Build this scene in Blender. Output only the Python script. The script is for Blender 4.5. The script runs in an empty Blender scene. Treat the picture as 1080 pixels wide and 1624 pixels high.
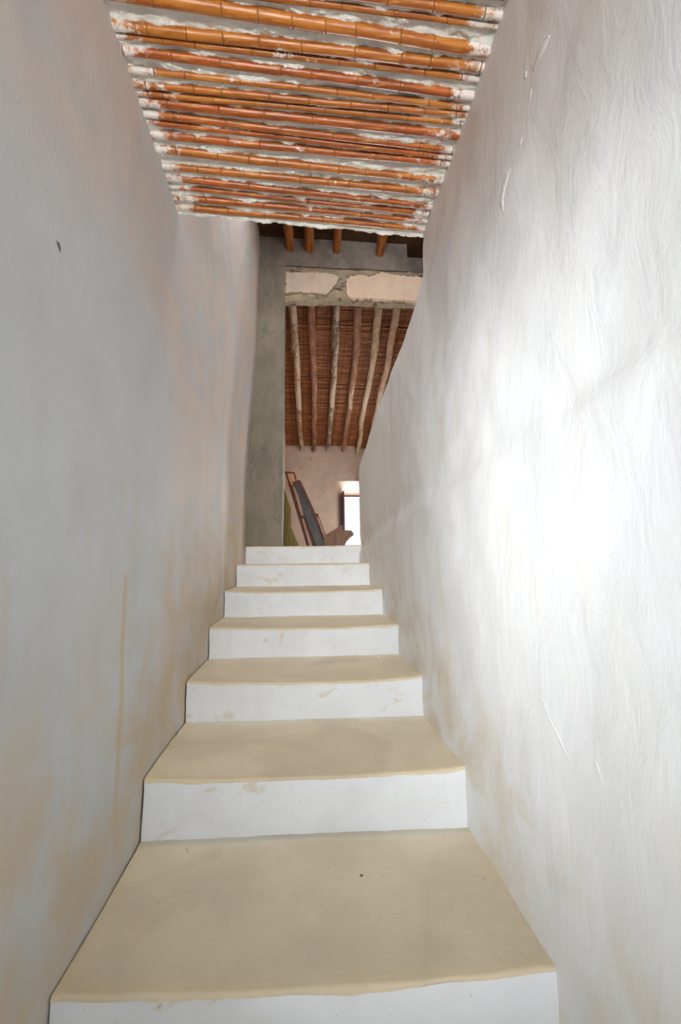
import bpy, bmesh, math, random
from mathutils import Vector, Matrix, noise, Euler

# ------------------------------------------------------------------ camera, sky, lights, exposure
S = bpy.context.scene
COL = S.collection
H = 1.5                      # eye height above the lowest floor; all heights below are relative to the eye
cam = bpy.data.cameras.new('camera')
cam.sensor_width = 36; cam.sensor_fit = 'AUTO'
cam.lens = 677.06 / 1624 * 36
cam.clip_start = .02
co = bpy.data.objects.new('camera', cam); COL.objects.link(co)
PSI, TH, RO = .0906, .1214, -.0119
fw = Vector((math.sin(PSI)*math.cos(TH), math.cos(PSI)*math.cos(TH), math.sin(TH)))
rt = Vector((math.cos(PSI), -math.sin(PSI), 0)); up = rt.cross(fw)
r2 = rt*math.cos(RO) + up*math.sin(RO); u2 = -rt*math.sin(RO) + up*math.cos(RO)
co.matrix_world = Matrix(((r2.x, u2.x, -fw.x, 0), (r2.y, u2.y, -fw.y, 0), (r2.z, u2.z, -fw.z, H), (0, 0, 0, 1)))
S.camera = co
S.view_settings.view_transform = 'Standard'
S.view_settings.look = 'None'
S.view_settings.gamma = 1
S.view_settings.use_curve_mapping = False
S.view_settings.exposure = 0.0

W = bpy.data.worlds.new('sky'); S.world = W; W.use_nodes = True
bg = W.node_tree.nodes['Background']
bg.inputs[0].default_value = (.90, .95, 1, 1); bg.inputs[1].default_value = 1.1

def area(name, loc, target, sx, sy, watts, color, spread=180):
    l = bpy.data.lights.new(name, 'AREA'); l.shape = 'RECTANGLE'; l.size = sx; l.size_y = sy
    l.energy = watts; l.color = color; l.spread = math.radians(spread)
    o = bpy.data.objects.new(name, l); COL.objects.link(o)
    o.location = (loc[0], loc[1], loc[2]+H)
    d = Vector(target) - Vector(loc)
    o.rotation_euler = d.to_track_quat('-Z', 'Y').to_euler()
    return o
# daylight: side door and far window; added fill lamps: behind the camera, low down,
# above the upper steps, facing the lintel and beside the upper room
area('fill_behind_camera', (-.45, -5.2, .45), (.1, 2.5, -.30), 1.3, 1.7, 365, (.94, .97, 1))  # added frontal fill; no window is known there
area('cane_fill', (-.10, -3.6, -.95), (.03, 1.40, 1.55), .9, .5, 8, (1, .97, .92), 36)  # added narrow fill aimed up at the canes, not real sunlit ground
area('side_door_daylight', (-1.45, -.85, .10), (.565, 1.70, .20), .6, .8, 9.6, (.95, .98, 1), 50)
area('overhead_fill', (-.12, 2.15, 3.80), (.35, 4.2, 1.5), .9, .9, 105, (.97, .98, 1))  # added fill over the upper steps, through a made-up roof hole
area('lintel_fill', (.60, .75, 2.70), (.85, 4.2, 2.90), .7, .5, 4.0, (1, .96, .91), 60)  # added fill aimed at the lintel through a made-up opening
area('window_daylight', (1.0, 8.6, 1.0), (.9, 6.0, .6), .9, 1.3, 560, (.9, .95, 1))
area('upper_room_fill', (2.35, 5.7, 1.0), (.3, 5.9, .9), 1.2, 1.4, 36, (1, .95, .9))  # added fill for the upper room, outside an unseen opening

# ------------------------------------------------------------------ helpers
def nz(x, y, z, s=1.0, seed=0.0):
    return noise.noise(Vector((x*s+seed, y*s+seed*1.7, z*s-seed*.6)))
def fb(x, y, z, s=1.0, seed=0.0, o=4):
    return noise.fractal(Vector((x*s+seed, y*s+seed*1.7, z*s-seed*.6)), .6, 2.1, o)
def ss(a, b, v):
    t = min(1, max(0, (v-a)/(b-a))); return t*t*(3-2*t)
def lerp(a, b, t): return a+(b-a)*t
def interp(tab, v):
    if v <= tab[0][0]: return tab[0][1]
    for (a, fa), (b, fb_) in zip(tab, tab[1:]):
        if v <= b: return fa+(fb_-fa)*(v-a)/(b-a)
    return tab[-1][1]

def obj(name, verts, faces, mats, parent=None, smooth=False, origin=None, fmat=None):
    o_ = Vector(origin) if origin else Vector((0, 0, 0))
    me = bpy.data.meshes.new(name)
    me.from_pydata([tuple(Vector(v)-o_) for v in verts], [], faces)
    for m in (mats if isinstance(mats, (list, tuple)) else [mats]): me.materials.append(m)
    if fmat:
        for p, k in zip(me.polygons, fmat): p.material_index = k
    bm = bmesh.new(); bm.from_mesh(me); bmesh.ops.recalc_face_normals(bm, faces=bm.faces); bm.to_mesh(me); bm.free()
    if smooth:
        for p in me.polygons: p.use_smooth = True
    o = bpy.data.objects.new(name, me); COL.objects.link(o)
    if parent:
        o.parent = parent
        o.location = o_ 
    else:
        o.location = o_ + Vector((0, 0, H))
    return o
def empty(name, loc):
    o = bpy.data.objects.new(name, None); COL.objects.link(o); o.location = (loc[0], loc[1], loc[2]+H)
    o.empty_display_size = .1
    return o
def tag(o, label=None, cat=None, group=None, kind=None):
    if label: o['label'] = label
    if cat: o['category'] = cat
    if group: o['group'] = group
    if kind: o['kind'] = kind
    return o
def grid(us, vs, fn):
    """verts and quads of a surface fn(u, v)"""
    V = [fn(u, v) for u in us for v in vs]; n = len(vs)
    F = [(i*n+j, (i+1)*n+j, (i+1)*n+j+1, i*n+j+1) for i in range(len(us)-1) for j in range(n-1)]
    return V, F
def lin(a, b, n): return [a+(b-a)*i/n for i in range(n+1)]
def join(parts):
    V, F = [], []
    for v, f in parts:
        k = len(V); V += list(v); F += [tuple(i+k for i in q) for q in f]
    return V, F
def box(x0, x1, y0, y1, z0, z1):
    V = [(x, y, z) for x in (x0, x1) for y in (y0, y1) for z in (z0, z1)]
    F = [(0, 1, 3, 2), (4, 6, 7, 5), (0, 4, 5, 1), (2, 3, 7, 6), (0, 2, 6, 4), (1, 5, 7, 3)]
    return V, F
def closed_surface(us, vs, fn, back):
    """front surface fn(u,v) and an offset back, closed round the rim"""
    V, F = grid(us, vs, fn); n = len(vs); m = len(us); K = len(V)
    V2 = [tuple(Vector(v)+Vector(back)) for v in V]
    F2 = [tuple(reversed([i+K for i in f])) for f in F]
    rim = []
    bd = [i*n for i in range(m)] + [(m-1)*n+j for j in range(1, n)] + [i*n+n-1 for i in range(m-2, -1, -1)] + [j for j in range(n-2, 0, -1)]
    for a, b in zip(bd, bd[1:]+bd[:1]): rim.append((a, b, b+K, a+K))
    return V+V2, F+F2+rim
def prism(outline, y0, y1, jag=0, seed=0):
    """an outline in x,z given depth along y, with a small bevelled front edge"""
    n = len(outline); cx = sum(p[0] for p in outline)/n; cz = sum(p[1] for p in outline)/n
    bv = min(.006, abs(y1-y0)*.35)
    def ins(p, d):
        v = Vector((cx-p[0], cz-p[1])); L = v.length or 1
        return (p[0]+v.x/L*d, p[1]+v.y/L*d)
    f = [ins(p, bv) for p in outline]
    V = [(p[0], y0, p[1]) for p in f] + [(p[0], y0+bv, p[1]) for p in outline] + [(p[0], y1, p[1]) for p in outline]
    F = [tuple(range(n)), tuple(range(3*n-1, 2*n-1, -1))]
    for r in (0, 1):
        for i in range(n):
            j = (i+1) % n; F.append((r*n+i, r*n+j, (r+1)*n+j, (r+1)*n+i))
    return V, F
def tube(path, radii, sides=10, cap=True, squash=None):
    V, F = [], []
    n = len(path)
    for i, p in enumerate(path):
        p = Vector(p)
        t = (Vector(path[min(i+1, n-1)]) - Vector(path[max(i-1, 0)])).normalized()
        a = t.cross(Vector((0, 0, 1)));  a = a.normalized() if a.length > 1e-4 else Vector((1, 0, 0))
        b = a.cross(t)
        for k in range(sides):
            th = 2*math.pi*k/sides
            r = radii[i] if not callable(radii) else radii(i, th)
            V.append(tuple(p + (a*math.cos(th) + b*math.sin(th))*r))
    for i in range(n-1):
        for k in range(sides):
            k2 = (k+1) % sides; F.append((i*sides+k, i*sides+k2, (i+1)*sides+k2, (i+1)*sides+k))
    if cap:
        F.append(tuple(range(sides-1, -1, -1))); F.append(tuple((n-1)*sides+k for k in range(sides)))
    return V, F

# ------------------------------------------------------------------ materials
class MB:
    def __init__(s, name, rough=.8, spec=.3):
        s.m = bpy.data.materials.new(name); s.m.use_nodes = True; s.t = s.m.node_tree
        s.b = s.t.nodes['Principled BSDF']; s.b.inputs['Roughness'].default_value = rough
        s.b.inputs['Specular IOR Level'].default_value = spec
        s.geo = s.t.nodes.new('ShaderNodeNewGeometry'); s.tc = s.t.nodes.new('ShaderNodeTexCoord')
    def l(s, a, b): s.t.links.new(a, b)
    def pos(s, scale=(1, 1, 1), obj=False):
        n = s.t.nodes.new('ShaderNodeVectorMath'); n.operation = 'MULTIPLY'
        s.l(s.tc.outputs['Object'] if obj else s.geo.outputs['Position'], n.inputs[0]); n.inputs[1].default_value = scale
        return n.outputs[0]
    def noise(s, scale, vec=None, detail=6, rough=.6, dist=0.0):
        n = s.t.nodes.new('ShaderNodeTexNoise'); n.inputs['Scale'].default_value = scale
        n.inputs['Detail'].default_value = detail; n.inputs['Roughness'].default_value = rough; n.inputs['Distortion'].default_value = dist
        s.l(vec if vec is not None else s.pos(), n.inputs['Vector']); return n.outputs[0]
    def ramp(s, f, a, b, lo=0.0, hi=1.0):
        n = s.t.nodes.new('ShaderNodeMapRange'); n.interpolation_type = 'SMOOTHSTEP'
        s.l(f, n.inputs[0]); n.inputs[1].default_value = a; n.inputs[2].default_value = b
        n.inputs[3].default_value = lo; n.inputs[4].default_value = hi; return n.outputs[0]
    def math(s, op, a, b=None, clamp=False):
        n = s.t.nodes.new('ShaderNodeMath'); n.operation = op; n.use_clamp = clamp
        for k, v in enumerate((a, b)):
            if v is None: continue
            if isinstance(v, (int, float)): n.inputs[k].default_value = v
            else: s.l(v, n.inputs[k])
        return n.outputs[0]
    def mix(s, f, a, b):
        n = s.t.nodes.new('ShaderNodeMix'); n.data_type = 'RGBA'
        for sock, v in ((n.inputs[0], f), (n.inputs[6], a), (n.inputs[7], b)):
            if isinstance(v, (int, float)): sock.default_value = v
            elif isinstance(v, tuple): sock.default_value = v+(1,) if len(v) == 3 else v
            else: s.l(v, sock)
        return n.outputs[2]
    def xyz(s, obj=False):
        n = s.t.nodes.new('ShaderNodeSeparateXYZ'); s.l(s.pos(obj=obj), n.inputs[0]); return n.outputs
    def rand(s):
        n = s.t.nodes.new('ShaderNodeObjectInfo'); return n.outputs['Random']
    def color(s, c):
        if isinstance(c, tuple): s.b.inputs['Base Color'].default_value = c+(1,)
        else: s.l(c, s.b.inputs['Base Color'])
    def rough(s, r): s.l(r, s.b.inputs['Roughness'])
    def bump(s, h, strength=.3, dist=.01):
        n = s.t.nodes.new('ShaderNodeBump'); n.inputs['Strength'].default_value = strength; n.inputs['Distance'].default_value = dist
        s.l(h, n.inputs['Height']); s.l(n.outputs[0], s.b.inputs['Normal'])

def stair_height(M, off):
    """height of a point above the sloping line of the treads"""
    x = M.xyz(); line = M.math('MULTIPLY_ADD', x[1], .352)
    line.node.inputs[2].default_value = .03-.36+off
    return M.math('SUBTRACT', x[2], line), x

def mat_wall_left():
    M = MB('limewash_left', .75, .25)
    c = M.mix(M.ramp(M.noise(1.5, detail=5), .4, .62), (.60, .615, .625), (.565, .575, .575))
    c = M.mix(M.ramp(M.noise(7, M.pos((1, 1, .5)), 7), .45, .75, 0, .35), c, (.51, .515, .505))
    h, x = stair_height(M, .75-.0)           # ~0 at tread level
    # rosy bounced light painted in, high up and towards the wall's upper end
    up_ = M.math('ADD', M.ramp(x[2], 2.15, 2.75), M.ramp(x[1], 1.55, 2.0), True)
    pk = M.math('MULTIPLY', up_, M.ramp(M.noise(2.1, detail=5, dist=.6), .38, .62, .15, .8))
    c = M.mix(pk, c, (.72, .60, .52))
    # ochre dirt: rubbed along the steps, blotches and runs
    d = M.math('MULTIPLY', M.ramp(h, .75, .0), M.ramp(M.noise(3.4, M.pos((1, 1, 1)), 7, .62, .5), .37, .62), True)
    c = M.mix(M.math('MULTIPLY', d, .75), c, (.60, .48, .31))
    st = M.math('MULTIPLY', M.ramp(M.noise(3, M.pos((1, 3, .45)), 4), .54, .70, 0, .35), M.ramp(h, 1.3, .5))
    c = M.mix(st, c, (.62, .49, .31))
    w = M.math('ADD', M.math('ABSOLUTE', M.math('SUBTRACT', x[1], 1.372)), M.math('MULTIPLY', M.math('SUBTRACT', M.noise(30), .5), .012))
    run = M.math('MULTIPLY', M.ramp(w, .022, .008), M.math('MULTIPLY', M.ramp(x[2], 1.50, 1.46), M.ramp(x[2], .6, .95)))
    c = M.mix(M.math('MULTIPLY', run, .55), c, (.58, .43, .22))
    c = M.mix(M.ramp(M.noise(60, detail=3), .70, .76, 0, .5), c, (.35, .33, .30))
    M.color(c)
    hgt = M.math('ADD', M.noise(14, M.pos((1, 1, .6)), 8), M.math('MULTIPLY', M.noise(90, M.pos((1, 2, .5))), .35))
    M.bump(hgt, .22, .012)
    return M.m
def mat_wall_right():
    M = MB('limewash_right', .5, .35)
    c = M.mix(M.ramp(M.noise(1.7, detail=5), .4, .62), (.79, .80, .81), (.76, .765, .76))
    st = M.ramp(M.noise(3.5, M.pos((1, 2.6, .5)), 6, .6, .4), .50, .70, 0, .5)
    h, x = stair_height(M, .75)
    st = M.math('MULTIPLY', st, M.ramp(x[1], .9, 2.2, .45, 1))
    c = M.mix(st, c, (.73, .67, .55))
    d = M.math('MULTIPLY', M.ramp(h, .24, .0), M.ramp(M.noise(5, detail=7, dist=.5), .40, .66))
    c = M.mix(M.math('MULTIPLY', d, .6), c, (.66, .56, .40))
    pk = M.math('MULTIPLY', M.ramp(x[2], 2.65, 3.0), M.ramp(M.noise(3), .35, .6, .2, .7))
    c = M.mix(pk, c, (.74, .62, .54))
    M.color(c)
    M.rough(M.ramp(M.noise(12, M.pos((1, 1.5, .6))), .35, .7, .38, .6))
    # trowel strokes
    hgt = M.math('ADD', M.noise(8, M.pos((1, 1.7, .7)), 8, .58, .8), M.math('MULTIPLY', M.noise(45, M.pos((1, 1.3, .6)), 6), .12))
    M.bump(hgt, .16, .02)
    return M.m
def mat_plain(name, a, b, scale=6, rough=.85, bump=.3, spec=.2, third=None, stretch=(1, 1, 1)):
    M = MB(name, rough, spec)
    c = M.mix(M.ramp(M.noise(scale, M.pos(stretch), 7), .38, .64), a, b)
    if third: c = M.mix(M.ramp(M.noise(scale*2.6, M.pos(stretch), 7, .65), .55, .72, 0, .8), c, third)
    M.color(c); M.bump(M.noise(scale*5, M.pos(stretch), 8), bump, .012); return M.m
def mat_riser():
    M = MB('riser_limewash', .75, .25)
    c = M.mix(M.ramp(M.noise(5, detail=6), .4, .65), (.78, .80, .82), (.735, .75, .76))
    c = M.mix(M.ramp(M.noise(7, M.pos((1, 1, 1.8)), 6, .6, .5), .60, .70, 0, .75), c, (.66, .55, .38))
    c = M.mix(M.ramp(M.noise(45, detail=3), .68, .76, 0, .6), c, (.38, .36, .33))
    M.color(c); M.bump(M.noise(40, detail=8), .25, .008); return M.m
def mat_tread():
    M = MB('worn_tread', .7, .3)
    c = M.mix(M.ramp(M.noise(4, detail=7, rough=.65), .36, .66), (.72, .62, .46), (.64, .55, .41))
    c = M.mix(M.ramp(M.noise(16, detail=6), .58, .72, 0, .5), c, (.74, .64, .48))
    c = M.mix(M.ramp(M.noise(28, M.pos((1.6, .7, 1)), 5), .66, .74, 0, .5), c, (.33, .27, .20))
    c = M.mix(M.ramp(M.noise(80, detail=3), .70, .76, 0, .6), c, (.66, .62, .54))
    at = M.t.nodes.new('ShaderNodeAttribute'); at.attribute_name = 'run'; sp = M.t.nodes.new('ShaderNodeSeparateXYZ'); M.l(at.outputs['Vector'], sp.inputs[0])
    w = M.math('ADD', sp.outputs[0], M.math('MULTIPLY', M.math('SUBTRACT', M.noise(6, detail=6), .5), .22))
    c = M.mix(M.ramp(w, .83, .93, 0, .55), c, (.70, .68, .60))          # limewash splashed off the riser
    c = M.mix(M.ramp(w, .07, .0, 0, .45), c, (.66, .53, .34))          # ochre worn nosing
    ed = M.math('ADD', M.math('ABSOLUTE', M.math('SUBTRACT', sp.outputs[1], .5)), M.math('MULTIPLY', M.math('SUBTRACT', M.noise(7, detail=6), .5), .07))
    c = M.mix(M.ramp(ed, .46, .5, 0, .6), c, (.70, .58, .38))
    c = M.mix(M.ramp(M.noise(1.9, detail=4, dist=.8), .52, .66, 0, .35), c, (.50, .41, .29))
    M.color(c); M.bump(M.math('ADD', M.noise(25, detail=8), M.math('MULTIPLY', M.noise(130), .4)), .28, .01); return M.m
def mat_cane():
    M = MB('varnished_cane', .38, .5)
    r = M.rand()
    base = M.mix(M.ramp(r, .25, .85), (.44, .098, .010), (.48, .165, .019))
    n1 = M.noise(5, M.pos((1, 8, 8), True), 6)
    base = M.mix(M.ramp(n1, .40, .60), base, M.mix(r, (.20, .040, .006), (.34, .095, .010)))
    n2 = M.noise(22, M.pos((.6, 6, 6), True), 5)
    base = M.mix(M.ramp(n2, .54, .70, 0, .7), base, (.62, .30, .06))
    x = M.xyz(True)
    nn = M.math('ADD', M.math('MULTIPLY', M.math('SUBTRACT', M.noise(18, M.pos((.8, 1, 1)), 8, .8), .5), .62), M.math('MULTIPLY', M.math('SUBTRACT', M.noise(60, M.pos((.5, 1, 1)), 4), .5), .16))
    e = M.math('ADD', M.math('ABSOLUTE', M.math('SUBTRACT', x[0], .015)), nn)
    lime = M.ramp(e, .470, .55, 0, .85)
    spots = M.ramp(M.noise(13, M.pos((.7, 1, 1)), 7, .68, .4), .63, .68, 0, .7)
    lime = M.math('MAXIMUM', lime, spots)
    c = M.mix(lime, base, (.80, .785, .74))
    M.color(c); M.rough(M.math('ADD', M.math('MULTIPLY', lime, .45), .36))
    M.bump(M.math('ADD', M.noise(30, M.pos((.3, 3, 3), True)), M.math('MULTIPLY', lime, .5)), .2, .004)
    return M.m
def mat_log(k=0, A_=(.42, .30, .19), B_=(.20, .105, .055), pale=.56):
    M = MB('weathered_log', .8, .25)
    r = M.rand()
    v = M.pos((5, .7, 5), True)
    c = M.mix(M.ramp(M.noise(4, v, 7), .36, .62), A_, B_)
    c = M.mix(M.ramp(M.noise(2.2, M.pos((3, 1, 3), True), 6, .7), pale-.04, pale+.06, 0, .85), c, (.52, .41, .30))
    c = M.mix(M.ramp(M.noise(9, v, 5), .58, .7, 0, .8), c, (.10, .05, .03))
    M.color(c); M.bump(M.noise(14, v, 8), .6, .015); return M.m
def mat_dark_log():
    M = MB('varnished_log', .5, .4)
    v = M.pos((5, .7, 5), True)
    c = M.mix(M.ramp(M.noise(5, v, 7), .36, .64), (.50, .19, .045), (.22, .06, .012))
    M.color(c); M.bump(M.noise(14, v, 8), .5, .012); return M.m
def mat_reed():
    M = MB('reed_matting', .7, .25)
    c = M.mix(M.ramp(M.noise(3, M.pos((1.5, 30, 1)), 5), .38, .64), (.36, .135, .045), (.17, .055, .02))
    c = M.mix(M.ramp(M.noise(10, M.pos((1, 16, 1)), 5), .55, .72, 0, .8), c, (.44, .19, .07))
    c = M.mix(M.ramp(M.noise(5, M.pos((1.2, 9, 1)), 5, .7), .64, .67, 0, .85), c, (.58, .50, .40))
    M.color(c); return M.m
def mat_wood(name, a, b, c3=None, rough=.6):
    M = MB(name, rough, .3)
    v = M.pos((6, 6, .8), True)
    c = M.mix(M.ramp(M.noise(5, v, 6), .36, .64), a, b)
    if c3: c = M.mix(M.ramp(M.noise(3, M.pos((3, 3, 1), True), 6, .7), .56, .64, 0, .8), c, c3)
    M.color(c); M.bump(M.noise(20, v), .25, .006); return M.m
def mat_lintel():
    M = MB('broken_render', .9, .15)
    c = M.mix(M.ramp(M.noise(5, M.pos((1, 1, 2.5)), 7), .36, .64), (.48, .39, .28), (.33, .28, .21))
    c = M.mix(M.ramp(M.noise(7, M.pos((.8, 1, 2.4)), 7, .7), .52, .62, 0, .95), c, (.09, .068, .05))
    c = M.mix(M.ramp(M.noise(12, M.pos((1, 1, 2)), 6), .58, .7, 0, .6), c, (.48, .40, .29))
    M.color(c); M.bump(M.noise(35, detail=8), .7, .02); return M.m

m_wl, m_wr = mat_wall_left(), mat_wall_right()
m_riser, m_tread = mat_riser(), mat_tread()
m_plaster = mat_plain('ceiling_plaster', (.86, .845, .79), (.78, .76, .70), 14, .9, .5)
m_cane = mat_cane()
m_node = mat_plain('cane_node', (.16, .06, .015), (.26, .11, .03), 30, .6, .1)
LOGM = [mat_log(0, (.44, .29, .18), (.20, .09, .045), .50), mat_log(1, (.36, .17, .10), (.20, .085, .05), .62), mat_log(2, (.24, .16, .12), (.11, .07, .05), .50), mat_log(3, (.36, .19, .12), (.22, .10, .06), .56), mat_log(4, (.52, .37, .25), (.34, .21, .13), .48), mat_log(5, (.54, .35, .24), (.38, .22, .15), .52)]
m_dlog, m_reed = mat_dark_log(), mat_reed()
m_cement = mat_plain('raw_cement', (.26, .225, .17), (.205, .18, .135), 5, .9, .5, .2, (.15, .14, .115), (1, 1, .6))
m_pink = mat_plain('rosy_plaster', (.57, .45, .37), (.49, .39, .33), 3.5, .85, .4, .2, (.40, .28, .20))
m_upper = mat_plain('grey_render', (.27, .235, .21), (.19, .165, .145), 5, .9, .4)
m_dark = mat_plain('dark_boards', (.10, .05, .025), (.06, .03, .018), 5, .8, .2)  # even dark brown
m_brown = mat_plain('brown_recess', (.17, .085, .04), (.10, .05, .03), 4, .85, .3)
m_lintel = mat_lintel()
m_patch = mat_plain('pink_patch', (.80, .645, .50), (.72, .56, .43), 4, .85, .4)
m_patch2 = mat_plain('grey_patch', (.68, .55, .45), (.60, .49, .39), 6, .85, .3)
m_shell = mat_plain('rough_limewash', (.66, .65, .62), (.58, .57, .54), 4, .85, .3)
m_floor = mat_plain('screed', (.42, .38, .32), (.36, .32, .27), 5, .85, .2)

# ------------------------------------------------------------------ setting
XL, XR, HC = -.5354, .5646, 1.529
BULGE = [(.75, -.01), (.95, -.004), (1.22, .012), (1.62, .043), (2.15, .075), (3.0, .088), (3.6, .09)]
def wall_l(y, z):
    return (XL + interp(BULGE, z)*ss(1.9, 4.15, y) + .007*fb(0, y, z, 1.6, 3.1)*ss(-.6, .3, z-.35*(y-3.6)) + .0016*fb(0, y, z, 9, 7))
RIDGE = [(.5, .31), (.93, .296), (1.2, .284), (1.67, .274), (2.33, .257), (3.43, .162), (4.2, .10)]
def wall_r(y, z):
    zr = interp(RIDGE, y) + .03*nz(0, y, 0, 5, 2)
    x = XR + .008*fb(0, y, z, 1.5, 9.2)*ss(-.5, .2, z-.35*(y-3.6)) + .0013*fb(0, y, z*.9, 8, 4)
    d = zr - z                                     # >0 under the ridge
    x -= .017*ss(-.05, .02, d)*(1-ss(.05, .55, d))*(.7+.6*nz(0, y, z, 3, 5))
    x += .006*math.exp(-((d+.09)/.06)**2)
    return x

# floor and shell behind the camera
o = obj('floor', *join([box(-2.2, .7, -1.6, 1.2, -1.6, -1.5)]), m_floor); tag(o, kind='structure')
# left wall with the street door opening beside the camera
us = lin(-1.6, -.75, 12) + lin(-.72, .30, 16) + lin(.34, 4.42, 160); vs = lin(-1.52, .54, 62) + lin(.57, 3.6, 86)
V, F = grid(us, vs, lambda y, z: (wall_l(y, z), y, z))
F = [f for f in F if not (-.74 < sum(V[i][1] for i in f)/4 < .32 and sum(V[i][2] for i in f)/4 < .555)]
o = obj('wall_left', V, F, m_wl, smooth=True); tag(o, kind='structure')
sm = o.modifiers.new('thickness', 'SOLIDIFY'); sm.thickness = .38; sm.offset = -1 if sum(p.normal.x for p in o.data.polygons) > 0 else 1; wall_left = o
# right wall: full height below the cane ceiling, then a parapet whose top sinks towards the landing
TOP = [(-1.7, 1.68), (1.762, 1.68), (1.768, 1.50), (1.785, 1.478), (1.79, 1.335), (1.85, 1.306), (1.93, 1.288), (2.2, 1.233), (2.55, 1.195), (3.0, 1.15), (3.5, 1.07), (3.95, .982), (4.06, .95), (4.115, .90), (4.14, .80), (4.145, .60)]
us = lin(-1.6, 1.74, 110) + [1.75, 1.762, 1.768, 1.774, 1.78, 1.785, 1.79, 1.80, 1.81, 1.82] + lin(1.85, 4.06, 85) + [4.085, 4.10, 4.115, 4.125, 4.135, 4.145]
def rw(y, t):
    top = interp(TOP, y); 
    if 1.79 < y < 4.0: top += .006*fb(0, y, 0, 6, 1)
    z = min(-1.52 + 3.205*t, top)
    return (wall_r(y, z), y, z)
V, F = closed_surface(us, lin(0, 1, 140), rw, (.22, 0, 0))
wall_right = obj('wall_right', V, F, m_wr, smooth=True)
bm = bmesh.new(); bm.from_mesh(wall_right.data); bmesh.ops.remove_doubles(bm, verts=bm.verts, dist=2e-5)
bmesh.ops.recalc_face_normals(bm, faces=bm.faces); bm.to_mesh(wall_right.data); bm.free(); tag(wall_right, kind='structure')
bvm = wall_right.modifiers.new('edge', 'EDGE_SPLIT'); bvm.split_angle = math.radians(50)
o = obj('wall_back', *join([box(-.95, -.52, -1.75, -1.6, -1.52, 1.7), box(.54, .8, -1.75, -1.6, -1.52, 1.7), box(-.52, .54, -1.75, -1.6, .95, 1.7), box(-.52, .54, -1.75, -1.6, -1.52, -.22)]), m_shell); tag(o, kind='structure')  # opening and raised sill added to dim the lowest riser

# plastered ceiling over the lower steps that the canes are bedded in
CANES = [  # y at left wall, y at right wall, radius left, radius right; the first few lie beyond the top of the photo
 (.5600, .5720, .0130, .0120), (.6000, .6080, .0100, .0110), (.6420, .6400, .0140, .0130), (.6820, .6800, .0095, .0090), (.7150, .7180, .0150, .0140),
 (.7580, .7650, .0120, .0130), (.7960, .8060, .0105, .0100), (.8350, .8480, .0150, .0140), (.8770, .8900, .0110, .0120), (.9140, .9350, .0130, .0125),
 (.9500, .9790, .0126, .0126), (.9840, 1.0035, .0085, .0080), (1.0151, 1.0644, .0170, .0165), (1.0876, 1.1035, .0135, .0156),
 (1.1123, 1.1367, .0088, .0096), (1.1480, 1.1871, .0124, .0143), (1.1984, 1.2231, .0094, .0100), (1.2400, 1.2470, .0105, .0100),
 (1.2648, 1.2728, .0092, .0084), (1.2905, 1.3180, .0140, .0157), (1.3280, 1.3740, .0125, .0115), (1.3555, 1.4005, .0096, .0110),
 (1.4000, 1.4275, .0140, .0126), (1.4530, 1.5000, .0155, .0136), (1.5220, 1.5560, .0118, .0160), (1.5680, 1.6280, .0145, .0119),
 (1.6120, 1.6660, .0088, .0118), (1.6610, 1.7080, .0138, .0104), (1.7110, 1.7500, .0150, .0119)]
def edge_y(x): return 1.741 + .057*(x-XL)/1.1 + .004*nz(x, 0, 0, 9, 3)
def lime_z(x, y):
    e = edge_y(x)
    end = max(ss(-.47, -.535, x), ss(.40, .56, x))
    z = HC + .0030 - .0100*fb(x*.6, y, 0, 24, 11, 5) - .0075*nz(x*.8, y*1.4, 0, 9, 5) - .003*end
    z -= .010*ss(e-.022, e-.008, y)
    return z
xs = lin(XL-.01, XR+.02, 280); ts = lin(0, 1, 310)
def cl(x, t):
    y = .50 + (edge_y(x)-.50)*t
    return (x, y, lime_z(x, y))
V, F = closed_surface(xs, ts, cl, (0, 0, .14))
part2 = box(-.95, .8, -1.75, .505, HC+.005, HC+.14)
V, F = join([(V, F), part2])
o = obj('ceiling', V, F, m_plaster, smooth=True); tag(o, kind='structure')
em = o.modifiers.new('edge', 'EDGE_SPLIT'); em.split_angle = math.radians(60)

# upper stairwell shell
o = obj('wall_front', *join([box(-.95, .15, 1.60, 1.70, HC+.14, 3.6), box(1.0, 1.75, 1.60, 1.70, HC+.14, 3.6), box(.15, 1.0, 1.60, 1.70, HC+.14, 2.45), box(.15, 1.0, 1.60, 1.70, 3.2, 3.6), box(.79, 1.75, 1.60, 1.70, .08, HC+.14)]), m_brown); tag(o, kind='structure')  # opening above the slab added for the lintel's fill lamp
o = obj('ceiling_stairwell', *join([box(-.95, -.40, 1.60, 4.6, 3.47, 3.6), box(.60, 1.8, 1.60, 4.6, 3.47, 3.6), box(-.40, .60, 1.60, 1.85, 3.47, 3.6), box(-.40, .60, 2.85, 4.6, 3.47, 3.6)]), m_dark); tag(o, kind='structure')  # hole added to let the overhead fill through
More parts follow.
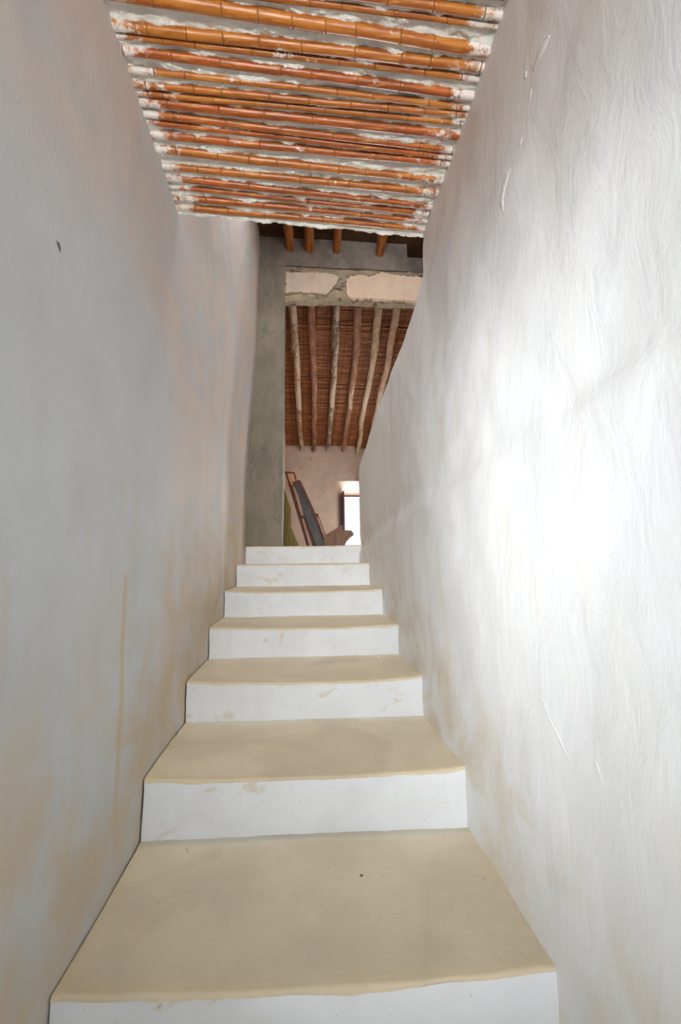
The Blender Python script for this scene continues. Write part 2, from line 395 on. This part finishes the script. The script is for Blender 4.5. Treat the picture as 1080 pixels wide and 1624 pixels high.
# room shell
SL = -.2613
def mat_z(y): return 4.078 + SL*y
o = obj('floor_upper', *join([box(-.29, 1.8, 4.30, 8.1, .06, .184), box(.79, 1.8, 1.7, 4.30, .06, .184)]), m_floor); tag(o, kind='structure')
o = obj('wall_room_left', *box(-.55, -.29, 4.48, 8.1, .06, 3.47), m_pink); tag(o, kind='structure')
def wall_with_hole_x(x0, x1, y0, y1, z0, z1, holes):
    ys = sorted({y0, y1, *[h[0] for h in holes], *[h[1] for h in holes]}); zs = sorted({z0, z1, *[h[2] for h in holes], *[h[3] for h in holes]})
    P_ = []
    for a, b in zip(ys, ys[1:]):
        for c, d in zip(zs, zs[1:]):
            my, mz = (a+b)/2, (c+d)/2
            if any(h[0] < my < h[1] and h[2] < mz < h[3] for h in holes): continue
            P_.append(box(x0, x1, a, b, c, d))
    return join(P_)
o = obj('wall_room_right', *wall_with_hole_x(1.75, 2.0, 1.6, 8.1, .06, 3.6, [(5.1, 6.3, .3, 1.6), (2.6, 3.6, .9, 2.1)]), m_pink); tag(o, kind='structure')  # unseen openings cut in to admit added light
# far wall with its splayed window
YF, YB = 7.6, 8.02
WX0, WX1, WZ0, WZ1 = .600, 1.35, .20, 1.497      # room side of the reveal
IX0, IX1, IZ0, IZ1 = .785, 1.17, .22, 1.285      # opening itself
V, F = [], []
def quad(a, b, c, d):
    k = len(V); V.extend([a, b, c, d]); F.append((k, k+1, k+2, k+3))
def rough_panel(x0, x1, z0, z1, y, nx, nz_):
    v, f = grid(lin(x0, x1, nx), lin(z0, z1, nz_), lambda x, z: (x, y + .006*fb(x, 0, z, 3, 2)*min(1, 40*min(x-x0, x1-x, z-z0, z1-z)), z))
    k = len(V); V.extend(v); F.extend(tuple(i+k for i in q) for q in f)
rough_panel(-.40, WX0, .06, 2.45, YF, 30, 60)
rough_panel(WX0, .968, WZ1, 2.45, YF, 16, 30)
quad((.968, YF, WZ1), (.968, YF, 2.45), (.968, YF+.09, 2.45), (.968, YF+.09, WZ1))
rough_panel(.968, WX1, WZ1, 2.45, YF+.09, 16, 30)
rough_panel(WX1, 1.8, .06, 2.45, YF+.09, 16, 40)
quad((WX0, YF, .06), (WX1, YF, .06), (WX1, YF, WZ0), (WX0, YF, WZ0))
quad((WX0, YF, WZ0), (WX0, YF, WZ1), (IX0, YB, IZ1), (IX0, YB, IZ0))
quad((WX1, YF, WZ0), (WX1, YF, WZ1), (IX1, YB, IZ1), (IX1, YB, IZ0))
quad((WX0, YF, WZ1), (WX1, YF, WZ1), (IX1, YB, IZ1), (IX0, YB, IZ1))
quad((WX0, YF, WZ0), (WX1, YF, WZ0), (IX1, YB, IZ0), (IX0, YB, IZ0))
for b_ in (box(-.4, IX0, YB, YB+.1, .06, 2.5), box(IX1, 1.8, YB, YB+.1, .06, 2.5), box(IX0, IX1, YB, YB+.1, IZ1, 2.5), box(IX0, IX1, YB, YB+.1, .06, IZ0)):
    k = len(V); V.extend(b_[0]); F.extend(tuple(i+k for i in q) for q in b_[1])
o = obj('wall_far', V, F, m_pink); tag(o, kind='structure')
m_frame = mat_wood('shutter_wood', (.16, .075, .045), (.10, .05, .035))
win = obj('window_1', *join([box(IX0+.0, IX1, YB-.03, YB+.03, IZ1-.02, IZ1+.01), box(IX0-.005, IX0+.02, YB-.03, YB+.03, IZ0, IZ1), box(IX1-.02, IX1+.005, YB-.03, YB+.03, IZ0, IZ1)]), m_frame, origin=(.98, YB, IZ0))
tag(win, kind='structure')
sh = obj('shutter', *join([box(.742, .768, 7.66, 7.97, .215, 1.325), box(.735, .742, 7.68, 7.73, .25, 1.3), box(.735, .742, 7.90, 7.95, .25, 1.3)]), m_frame, parent=None)
sh.parent = win; sh.matrix_parent_inverse = Matrix.Translation((-.98, -YB, -(IZ0+H)))

# sloping room ceiling with reed matting
V, F = [], []
for a, b in ((4.46, 8.1),):
    for x in (-.56, 2.0):
        pass
V = [(-.56, 4.46, mat_z(4.46)+.075), (2.0, 4.46, mat_z(4.46)+.075), (2.0, 8.1, mat_z(8.1)+.075), (-.56, 8.1, mat_z(8.1)+.075)]
V += [(v[0], v[1], v[2]+.1) for v in V]
F = [(0, 1, 2, 3), (7, 6, 5, 4), (0, 4, 5, 1), (1, 5, 6, 2), (2, 6, 7, 3), (3, 7, 4, 0)]
ceiling_room = o = obj('ceiling_room', V, F, m_dark); tag(o, kind='structure')
random.seed(5)
parts = []
y = 4.40
STR = [-.17, .02, .17, .29, .34, .55, .66, .84, .98, 1.08, 1.22, 1.4]
while y < 7.66:
    w = random.uniform(.011, .019)
    yc = y+w/2; dz = random.uniform(-.006, .006)
    xsx = lin(-.29, 1.75, 16); v = []; f = []
    ph = random.uniform(0, 99)
    for i, x in enumerate(xsx):
        yy = yc+.006*nz(x, ph, 0, 2.2); z = mat_z(yy)+.058+dz+.004*nz(x, ph, 3, 3)
        for k in range(5):
            th = math.pi*(k/4)
            v.append((x, yy-math.cos(th)*w*.52, z-math.sin(th)*w*.5))
    for i in range(16):
        for k in range(4): f.append((i*5+k, i*5+k+1, (i+1)*5+k+1, (i+1)*5+k))
    parts.append((v, f)); y += w*random.uniform(.95, 1.12)
V, F = join(parts)
fm = [0]*len(F)
for x in STR:                                   # thin binding cords
    p = [(x+.004*nz(yy, x, 0, 4), yy, mat_z(yy)+.046) for yy in lin(4.42, 7.62, 40)]
    v, f = tube(p, [.003]*41, 5)
    k = len(V); V += v; F += [tuple(i+k for i in q) for q in f]; fm += [1]*len(f)
mat = obj('reed_mat', [(x, y, z) for x, y, z in V], F, [m_reed, m_dark], parent=ceiling_room, smooth=True, fmat=fm)
tag(mat, 'reddish brown reed matting', kind='stuff')

# ------------------------------------------------------------------ staircase
YS = [.04, .545, 1.051, 1.564, 2.072, 2.560, 3.049, 3.600, 4.181]
ZS = [-1.5, -1.297, -1.1, -.901, -.707, -.527, -.354, -.175, .008, .184]
stair = empty('staircase', (0, .04, -1.5))
tag(stair, 'whitewashed masonry staircase with worn beige treads climbing between plastered walls', 'staircase')
random.seed(3)
NX = 70
for i in range(9):
    y0 = YS[i]; y1 = YS[i+1] if i < 8 else 4.62; z0, z1 = ZS[i], ZS[i+1]
    dip = random.uniform(.013, .019) if i < 7 else .006
    sd = i*7.3
    def ex(t, y, z):                       # left end keeps a thin crack to the wall, right end runs into it
        xl = wall_l(y, z) + .0058 + .0045*nz(y, z, 0, 14, sd)
        return xl + (wall_r(y, z)+.02 - xl)*t
    def yf(t): return y0 + .0237 - .0474*t + .006*fb(t, sd, 0, 2.5, 1) + .002*fb(t, sd, 0, 14, 2)
    def zt(t, s):                          # s: 0 at the nosing, 1 at the back
        return z1 - dip*(1-(2*t-1)**2)*(1-ss(0, .75, s)) + .003*fb(t*1.1, s, sd, 3, 4) + .0012*fb(t, s, sd, 16, 4)
    def back(t): return y1 + .0237 - .0474*t + .03 if i < 8 else y1
    # riser block
    prof = lambda t: [(yf(t)+.003*fb(t, .2*k, sd, 7, 3), lerp(z0-.03, zt(t, 0)-.009, k/8.0)) for k in range(9)] + [(back(t), zt(t, 1)-.012), (back(t), z0-.03)]
    V = []; F = []
    for a in range(NX+1):
        t = a/NX
        for (y, z) in prof(t): V.append((ex(t, y, z), y, z))
    n = 11
    for a in range(NX):
        for k in range(n): k2 = (k+1) % n; F.append((a*n+k, a*n+k2, (a+1)*n+k2, (a+1)*n+k))
    F.append(tuple(range(n))); F.append(tuple(NX*n+k for k in range(n-1, -1, -1)))
    st = obj('step', [tuple(Vector(v)-Vector((0, .04, -1.5))) for v in V], F, m_riser, parent=stair, smooth=False)
    for p in st.data.polygons: p.use_smooth = len(p.vertices) == 4
    em = st.modifiers.new('edge', 'EDGE_SPLIT'); em.split_angle = math.radians(45)
    # tread skin with a rounded nosing
    V = []; F = []; RUN = []
    R_ = .010
    prof2 = []
    for a in range(NX+1):
        t = a/NX; yn = yf(t)-.001; pts = []
        rr = R_*(1+.5*fb(t, sd, 5, 9, 6))
        for k in range(5):
            th = math.pi/2*k/4
            pts.append((yn + rr*(1-math.sin(th)), zt(t, 0) - rr*(1-math.cos(th))*1.0, 0) if False else (yn+rr*(1-math.cos(th)), zt(t, 0)-rr*(1-math.sin(th))))
        for k in range(1, 15):
            s = k/14; pts.append((lerp(yn+rr, back(t)-.004, s), zt(t, s)))
        pts.append((back(t)-.004, zt(t, 1)-.011)); pts.append((yn+.004, zt(t, 0)-.011))
        n = len(pts)
        for kk, (y, z) in enumerate(pts):
            V.append((ex(t, y, z), y, z)); RUN.append((0 if kk < 5 else min(1, (kk-4)/14), t, 0))
    for a in range(NX):
        for k in range(n): k2 = (k+1) % n; F.append((a*n+k, a*n+k2, (a+1)*n+k2, (a+1)*n+k))
    F.append(tuple(range(n))); F.append(tuple(NX*n+k for k in range(n-1, -1, -1)))
    tr = obj('tread', [tuple(Vector(v)-Vector((0, .04, -1.5))) for v in V], F, m_tread, parent=st, smooth=False)
    for p in tr.data.polygons: p.use_smooth = len(p.vertices) == 4
    em = tr.modifiers.new('edge', 'EDGE_SPLIT'); em.split_angle = math.radians(60)
    fa = tr.data.attributes.new('run', 'FLOAT_VECTOR', 'POINT')
    for kk, v_ in enumerate(RUN): fa.data[kk].vector = v_
    if i == 2: tr['label'] = 'broad beige tread nearest the bottom of the photo'

# ------------------------------------------------------------------ bamboo canes
ORD = ['', 'second', 'third', 'fourth', 'fifth', 'sixth', 'seventh', 'eighth', 'ninth', 'tenth', 'eleventh', 'twelfth', 'thirteenth', 'fourteenth', 'fifteenth', 'sixteenth', 'seventeenth', 'eighteenth', 'nineteenth', 'twentieth', 'twenty-first', 'twenty-second', 'twenty-third', 'twenty-fourth', 'twenty-fifth', 'twenty-sixth', 'twenty-seventh', 'twenty-eighth', 'twenty-ninth']
random.seed(21)
for i, (ya, yb, ra, rb) in enumerate(CANES):
    x0, x1 = XL-.002, XR+.006
    n = 130; nodes = []; x = x0 - random.uniform(0, .12)
    while x < x1:
        nodes.append(x); x += random.uniform(.085, .19)
    bend = random.uniform(-.002, .002); ph = random.uniform(0, 50)
    ring = sorted(set(lin(x0, x1, 100) + [nx+d for nx in nodes for d in (-.008, -.004, -.0018, 0, .0018, .004, .008) if x0 < nx+d < x1]))
    path, rad, dark = [], [], []
    yc = (ya+yb)/2
    for x in ring:
        t = (x-x0)/(x1-x0)
        path.append((x, lerp(ya, yb, t) + bend*math.sin(math.pi*t) + .0022*nz(x, ph, 0, 4), HC + .002*nz(x, ph, 7, 4)))
        r = lerp(ra, rb, t)*1.0; dk = False
        for nx in nodes:
            d = abs(x-nx)
            if d < .012: r += .0011*(1-d/.012)
            if d < .0025: r -= .0011; dk = True
        rad.append(r); dark.append(dk)
    v, f = tube(path, rad, 14)
    fm = []
    for q in f:
        if len(q) == 4:
            a = min(q)//14; fm.append(1 if dark[a] and dark[min(a+1, len(dark)-1)] else 0)
        else: fm.append(0)
    o = obj('bamboo_cane', v, f, [m_cane, m_node], smooth=True, origin=(0, yc, HC), fmat=fm)
    k = len(CANES)-i; size = 'thick' if ra+rb > .029 else ('thin' if ra+rb < .0205 else 'slender')
    if k == 1: lab = '%s orange bamboo cane along the far edge of the lower ceiling' % size
    elif i == 10: lab = '%s orange bamboo cane nearest the top of the photo' % size
    else: lab = '%s orange bamboo cane, %s from the far edge of the lower ceiling' % (size, ORD[k-1])
    tag(o, lab, 'bamboo cane', 'bamboo canes of the lower ceiling')

# ------------------------------------------------------------------ pillar and lintel
us = lin(0, 1, 12); vs = lin(.184, 3.16, 70)
def pil(t, z):
    xl = XL-.04; xr = lerp(-.196, -.178, (z-.184)/2.9) + .003*fb(0, 0, z, 4, 2)
    return (lerp(xl, xr, t), 4.20 + .006*fb(t, 0, z, 2.5, 5) + (.012*ss(.9, 1, t)), z)
V, F = closed_surface(us, vs, pil, (0, .29, 0))
o = obj('pillar', V, F, m_cement, origin=(-.37, 4.3, .184))
tag(o, 'grey raw cement pillar standing at the left of the landing', 'pillar')
us = lin(-.188, 1.75, 80); vs = lin(2.79, 3.16, 24)
def lint(x, z):
    t = (z-2.79)/.37
    zz = z - (.035*ss(.40, -.2, x) + .010*fb(x, 0, 0, 7, 2))*(1-ss(0, .4, t))
    r = 0
    for a in (0, 1): r += .020*(1-ss(0, .07, t if a == 0 else 1-t))
    return (x, 4.215 + r + .014*fb(x, 0, z*1.8, 6, 3), zz)
V, F = closed_surface(us, vs, lint, (0, .085, 0))
keep = V
lt = obj('lintel', V, F, m_lintel, origin=(.6, 4.25, 2.79))
tag(lt, 'crumbling plastered lintel bridging the passage at the top of the stairs', 'lintel')
def ragged(pts, amp, seed, step=.012):
    out = []
    for (a, b) in zip(pts, pts[1:]+pts[:1]):
        L = math.hypot(b[0]-a[0], b[1]-a[1]); n = max(1, int(L/step))
        for k in range(n):
            t = k/n; x, z = lerp(a[0], b[0], t), lerp(a[1], b[1], t)
            out.append((x+amp*nz(x, z, 1, 40, seed), z+amp*nz(x, z, 5, 40, seed)))
    return out
PL = [(-.17, 3.058), (-.05, 3.062), (.15, 3.080), (.34, 3.062), (.40, 3.022), (.355, 2.945), (.29, 2.850), (.22, 2.825), (.07, 2.838), (-.10, 2.836), (-.17, 2.816)]
PR = [(.472, 2.985), (.52, 3.045), (.61, 3.075), (.71, 3.050), (.81, 3.098), (.87, 3.120), (.95, 3.100), (1.09, 3.085), (1.34, 3.075), (1.34, 2.792), (1.10, 2.797), (.82, 2.803), (.64, 2.800), (.52, 2.796), (.485, 2.812), (.465, 2.90)]
for P_, m_, lab in ((PL, m_patch2, 'greyish pink plaster patch on the left'), (PR, m_patch, 'pale pink plaster patch on the right')):
    v, f = prism(ragged(P_, .016, 3), 4.186, 4.25)
    q = obj('plaster_patch', [(a-.6, b-4.25, c-2.79) for a, b, c in v], f, m_, parent=lt); q['label'] = lab
us = lin(-.60, 1.145, 60); vs = lin(3.15, 3.475, 16)
V, F = closed_surface(us, vs, lambda x, z: (x, 4.205+.008*fb(x, 0, z, 5, 6), z), (0, .27, 0))
o = obj('wall_upper', *join([(V, F), box(1.14, 1.75, 4.40, 4.48, 3.0, 3.475), box(-.4, 1.14, 4.25, 4.48, 2.98, 3.16)]), m_upper); tag(o, kind='structure')

# ------------------------------------------------------------------ ceiling logs
def log(name, pts, r0, r1, mat_, label, group, seed, tip=None):
    dense = []
    for (a, b) in zip(pts, pts[1:]):
        n = max(2, int((Vector(b)-Vector(a)).length/.045))
        for k in range(n): dense.append(Vector(a).lerp(Vector(b), k/n))
    dense.append(Vector(pts[-1])); N = len(dense)
    for _ in range(3):
        dense = [dense[0]] + [(dense[k-1]+dense[k]*2+dense[k+1])/4 for k in range(1, N-1)] + [dense[-1]]
    dense = [p + Vector((.012*nz(p.y, seed, 0, 2.3), 0, .006*nz(p.y, seed, 4, 3))) for p in dense]
    def rad(i, th):
        t = i/(N-1); p = dense[i]
        return lerp(r0, r1, t)*(1 + .16*nz(p.y*3, math.cos(th), math.sin(th), 1.6, seed) + .10*nz(p.y, seed, 9, 7))
    v, f = tube([tuple(p) for p in dense], rad, 12)
    c = dense[N//2]
    o = obj(name, v, f, mat_, smooth=True, origin=tuple(c))
    tag(o, label, 'ceiling log', group)
LOGS = [
 ([(-.122, 4.44), (-.111, 4.523), (-.084, 5.084), (-.061, 5.854), (-.030, 6.962), (.002, 7.70)], 'rough pale ceiling log nearest the pillar in the upper room'),
 ([(.100, 4.44), (.109, 4.503), (.140, 5.235), (.186, 5.982), (.202, 6.955), (.222, 7.69)], 'reddish ceiling log second from the pillar in the upper room'),
 ([(.382, 4.44), (.384, 4.473), (.425, 5.222), (.453, 5.972), (.467, 6.947), (.472, 7.70)], 'dark mottled ceiling log third from the pillar in the upper room'),
 ([(.631, 4.44), (.704, 5.21), (.730, 5.962), (.743, 6.939), (.753, 7.69)], 'slim brown ceiling log fourth from the pillar in the upper room'),
 ([(.863, 4.44), (.932, 5.091), (.962, 5.953), (.975, 6.749), (1.020, 7.124), (1.018, 7.45), (1.020, 7.74)], 'pale crooked ceiling log bent near the far wall, above the window'),
 ([(1.075, 4.44), (1.135, 5.082), (1.165, 5.806), (1.18, 6.553), (1.21, 7.74)], 'thick pale ceiling log partly hidden behind the right wall')]
for k, (p, lab) in enumerate(LOGS):
    log('ceiling_log', [(x, y, mat_z(y)-.004 - (.03 if y > 7.4 else 0)) for x, y in p], .047, .038 if k != 3 else .034, LOGM[k], lab, 'ceiling logs of the upper room', k*3.7+1)
STUBS = [(-.137, .054, 'orange log stub nearest the pillar above the lintel'), (.073, .058, 'second orange log stub from the pillar above the lintel'), (.364, .044, 'third orange log stub from the pillar above the lintel'), (.833, .055, 'rightmost orange log stub above the lintel')]
for k, (x, r, lab) in enumerate(STUBS):
    log('ceiling_log', [(x-.02, 1.72, 3.40), (x-.01, 3.0, 3.395), (x, 3.9, 3.375), (x+.008, 4.20, 3.355), (x+.01, 4.24, 3.35)], r, r*.92, m_dlog, lab, 'logs over the stairwell', k*5.1+20)

# ------------------------------------------------------------------ salvaged boards leaning in the upper room
m_bw = mat_wood('stained_plank', (.15, .058, .028), (.08, .032, .018))
m_bk = mat_wood('black_plank', (.035, .033, .035), (.075, .06, .055), rough=.35)
m_pale = mat_wood('peeled_wood', (.58, .33, .20), (.50, .27, .16))
m_paleb = mat_wood('pale_batten', (.52, .34, .26), (.42, .26, .20))
m_olive = mat_wood('olive_paint', (.30, .24, .07), (.20, .165, .06))
m_carv = mat_wood('carved_wood', (.22, .12, .085), (.15, .08, .06))
def board(name, out, y0, th, m_, label, cat, seed=0, lean=0.0, parent=None, jag=.003):
    zb = min(p[1] for p in out)
    v, f = prism(ragged(out, jag, seed, .03), y0, y0+th)
    v = [(x, y+lean*(z-zb), z) for x, y, z in v]
    if parent is None:
        o = obj(name, v, f, m_, origin=(sum(p[0] for p in out)/len(out), y0, zb)); tag(o, label, cat)
    else:
        pl = parent.location-Vector((0, 0, H))
        o = obj(name, [tuple(Vector(q)-pl) for q in v], f, m_, parent=parent)
        if label: o['label'] = label
    return o
ZF = .186
G = 'salvaged boards'
def spar(xt, zt_, wt, xb, wb): # leaning strip: top-left x, top z, top width, foot-left x, foot width
    return [(xt, zt_), (xt+wt, zt_-.012), (xb+wb, ZF), (xb, ZF)]
b = board('olive_board', [(-.283, 1.20), (-.236, 1.04), (-.165, .84), (-.163, .56), (-.01, ZF), (-.286, ZF)], 6.36, .035, m_olive, 'olive painted board in the corner behind the other planks', 'board', 1)
A = board('plank', spar(-.257, 1.376, .150, .093, .10), 6.26, .04, m_bw, 'tall dark brown plank with a peeled orange top, leaning by the pillar', 'plank', 2)
board('peeled_face', [(-.215, 1.345), (-.125, 1.345), (-.112, 1.275), (-.098, 1.24), (-.10, 1.19), (-.155, 1.16), (-.195, 1.26)], 6.252, .012, m_pale, 'bare orange wood at the top', '', 3, parent=A, jag=.008)
P2 = board('batten', [(-.137, 1.150), (-.064, 1.172), (-.02, .93), (.03, .70), (-.01, .69), (-.06, .88)], 6.225, .025, m_paleb, 'pale pinkish batten wedged between the two tall planks', 'batten', 4, jag=.006)
C = board('plank', spar(-.035, .712, .085, .150, .115), 6.20, .03, m_bw, 'short brown plank with a pale pink face, leaning beside the batten', 'plank', 5)
board('pale_face', [(.0, .655), (.02, .67), (.17, ZF+.02), (.12, ZF+.02)], 6.193, .012, m_paleb, 'pale pinkish strip', '', 6, parent=C)
B = board('plank', [(-.137, 1.192), (-.027, 1.218), (.435, ZF), (.235, ZF), (.03, .72), (-.06, 1.02)], 6.155, .035, m_bk, 'tall wide black plank with a brown edge, leaning in the middle', 'plank', 7)
board('edge_strip', [(-.060, 1.212), (-.024, 1.222), (.442, ZF), (.405, ZF)], 6.145, .014, m_bw, 'brown edge', '', 8, parent=B)
board('top_strip', [(-.140, 1.200), (-.030, 1.226), (-.030, 1.190), (-.135, 1.160)], 6.147, .010, m_bw, 'brown end', '', 8, parent=B)
D = board('plank', [(.160, .722), (.225, .728), (.240, .690), (.425, ZF), (.36, ZF)], 6.09, .03, m_bw, 'short brown plank with a notched head, rightmost of the leaning planks', 'plank', 9)
board('pale_edge', [(.215, .665), (.232, .672), (.40, ZF+.02), (.375, ZF+.02)], 6.083, .010, m_paleb, 'pale edge', '', 10, parent=D)
board('carved_board', [(.30, .33), (.345, .418), (.555, .545), (.572, .550), (.564, .515), (.572, .478), (.592, .462), (.612, .478), (.640, .474), (.690, .470), (.722, .440), (.728, .405), (.68, .372), (.628, .318), (.60, .27), (.44, .215), (.40, ZF), (.32, ZF)], 6.0, .05, m_carv, 'brown board with a scalloped end lying beside the window', 'board', 11)

# ------------------------------------------------------------------ marks on the walls, small debris
def lump(name, pts_yz, r, side, m_, parent, label=None, seed=0, flat=.13):
    path = []
    for (a, b) in zip(pts_yz, pts_yz[1:]):
        n = max(3, int(math.hypot(b[0]-a[0], b[1]-a[1])/.006))
        for k in range(n): path.append((lerp(a[0], b[0], k/n), lerp(a[1], b[1], k/n)))
    path.append(pts_yz[-1]); N = len(path); V = []; F = []; sd = 8
    fn = wall_r if side > 0 else wall_l
    for i, (y, z) in enumerate(path):
        t = i/(N-1); rr = r*(math.sin(math.pi*min(max(t, .04), .96))**.6)*(1+.7*nz(y, z, 0, 40, seed))
        j = min(max(i, 1), N-1); d = Vector((path[j][0]-path[j-1][0], path[j][1]-path[j-1][1])).normalized(); nrm = Vector((-d.y, d.x))
        for k in range(sd):
            th = 2*math.pi*k/sd
            yy = y+nrm.x*rr*math.cos(th); zz = z+nrm.y*rr*math.cos(th)
            V.append((fn(yy, zz) - side*(rr*flat*math.sin(th)*(1 if math.sin(th) > 0 else .5)), yy, zz))
    for i in range(N-1):
        for k in range(sd):
            k2 = (k+1) % sd; F.append((i*sd+k, i*sd+k2, (i+1)*sd+k2, (i+1)*sd+k))
    F.append(tuple(range(sd-1, -1, -1))); F.append(tuple((N-1)*sd+k for k in range(sd)))
    o = obj(name, V, F, m_, parent=parent, smooth=True)
    if label: o['label'] = label
FL = [([(.79, 1.195), (.83, 1.20), (.862, 1.195)], .012), ([(.885, 1.225), (.90, 1.222)], .010), ([(.875, 1.165), (.885, 1.14)], .006),
      ([(.985, 1.055), (1.02, 1.04), (1.04, 1.01), (1.037, .975)], .011), ([(1.0, 1.065), (1.012, 1.05)], .009), ([(.925, 1.085), (.94, 1.07)], .006),
      ([(1.02, -.31), (.98, -.36), (.93, -.41), (.91, -.43)], .004), ([(.86, -.36), (.83, -.39), (.81, -.42)], .003)]
for k, (p, r) in enumerate(FL): lump('plaster_flake', p, r*1.15, 1, m_wr, wall_right, seed=k)
m_gouge = mat_plain('gouge', (.10, .09, .08), (.16, .14, .12), 40, .95, .2)
lump('gouge', [(.908, .711), (.918, .705), (.925, .697)], .0024, -1, m_gouge, wall_left, 'dark gouge in the plaster', 3, .3)
lump('gouge', [(.916, .715), (.921, .706), (.925, .697)], .0022, -1, m_gouge, wall_left, 'dark gouge in the plaster', 5, .3)
def pebble(x, y, z, r, m_, label):
    v, f = [], []
    n, m = 6, 9
    for i in range(n+1):
        ph = math.pi*i/n
        for k in range(m):
            th = 2*math.pi*k/m; q = Vector((math.sin(ph)*math.cos(th), math.sin(ph)*math.sin(th), .6*math.cos(ph)))*r*(1+.25*nz(i, k, r*90, .9))
            v.append((x+q.x, y+q.y, z+q.z+r*.5))
    for i in range(n):
        for k in range(m): f.append((i*m+k, i*m+(k+1) % m, (i+1)*m+(k+1) % m, (i+1)*m+k))
    o = obj('pebble', v, f, m_, smooth=True, origin=(x, y, z)); tag(o, label, 'pebble')

pebble(.172, 1.356, -.908, .006, m_gouge, 'tiny dark pebble on the broad lower tread')
pebble(.430, 2.470, -.527, .008, m_riser, 'small white plaster chip on the tread at the right')
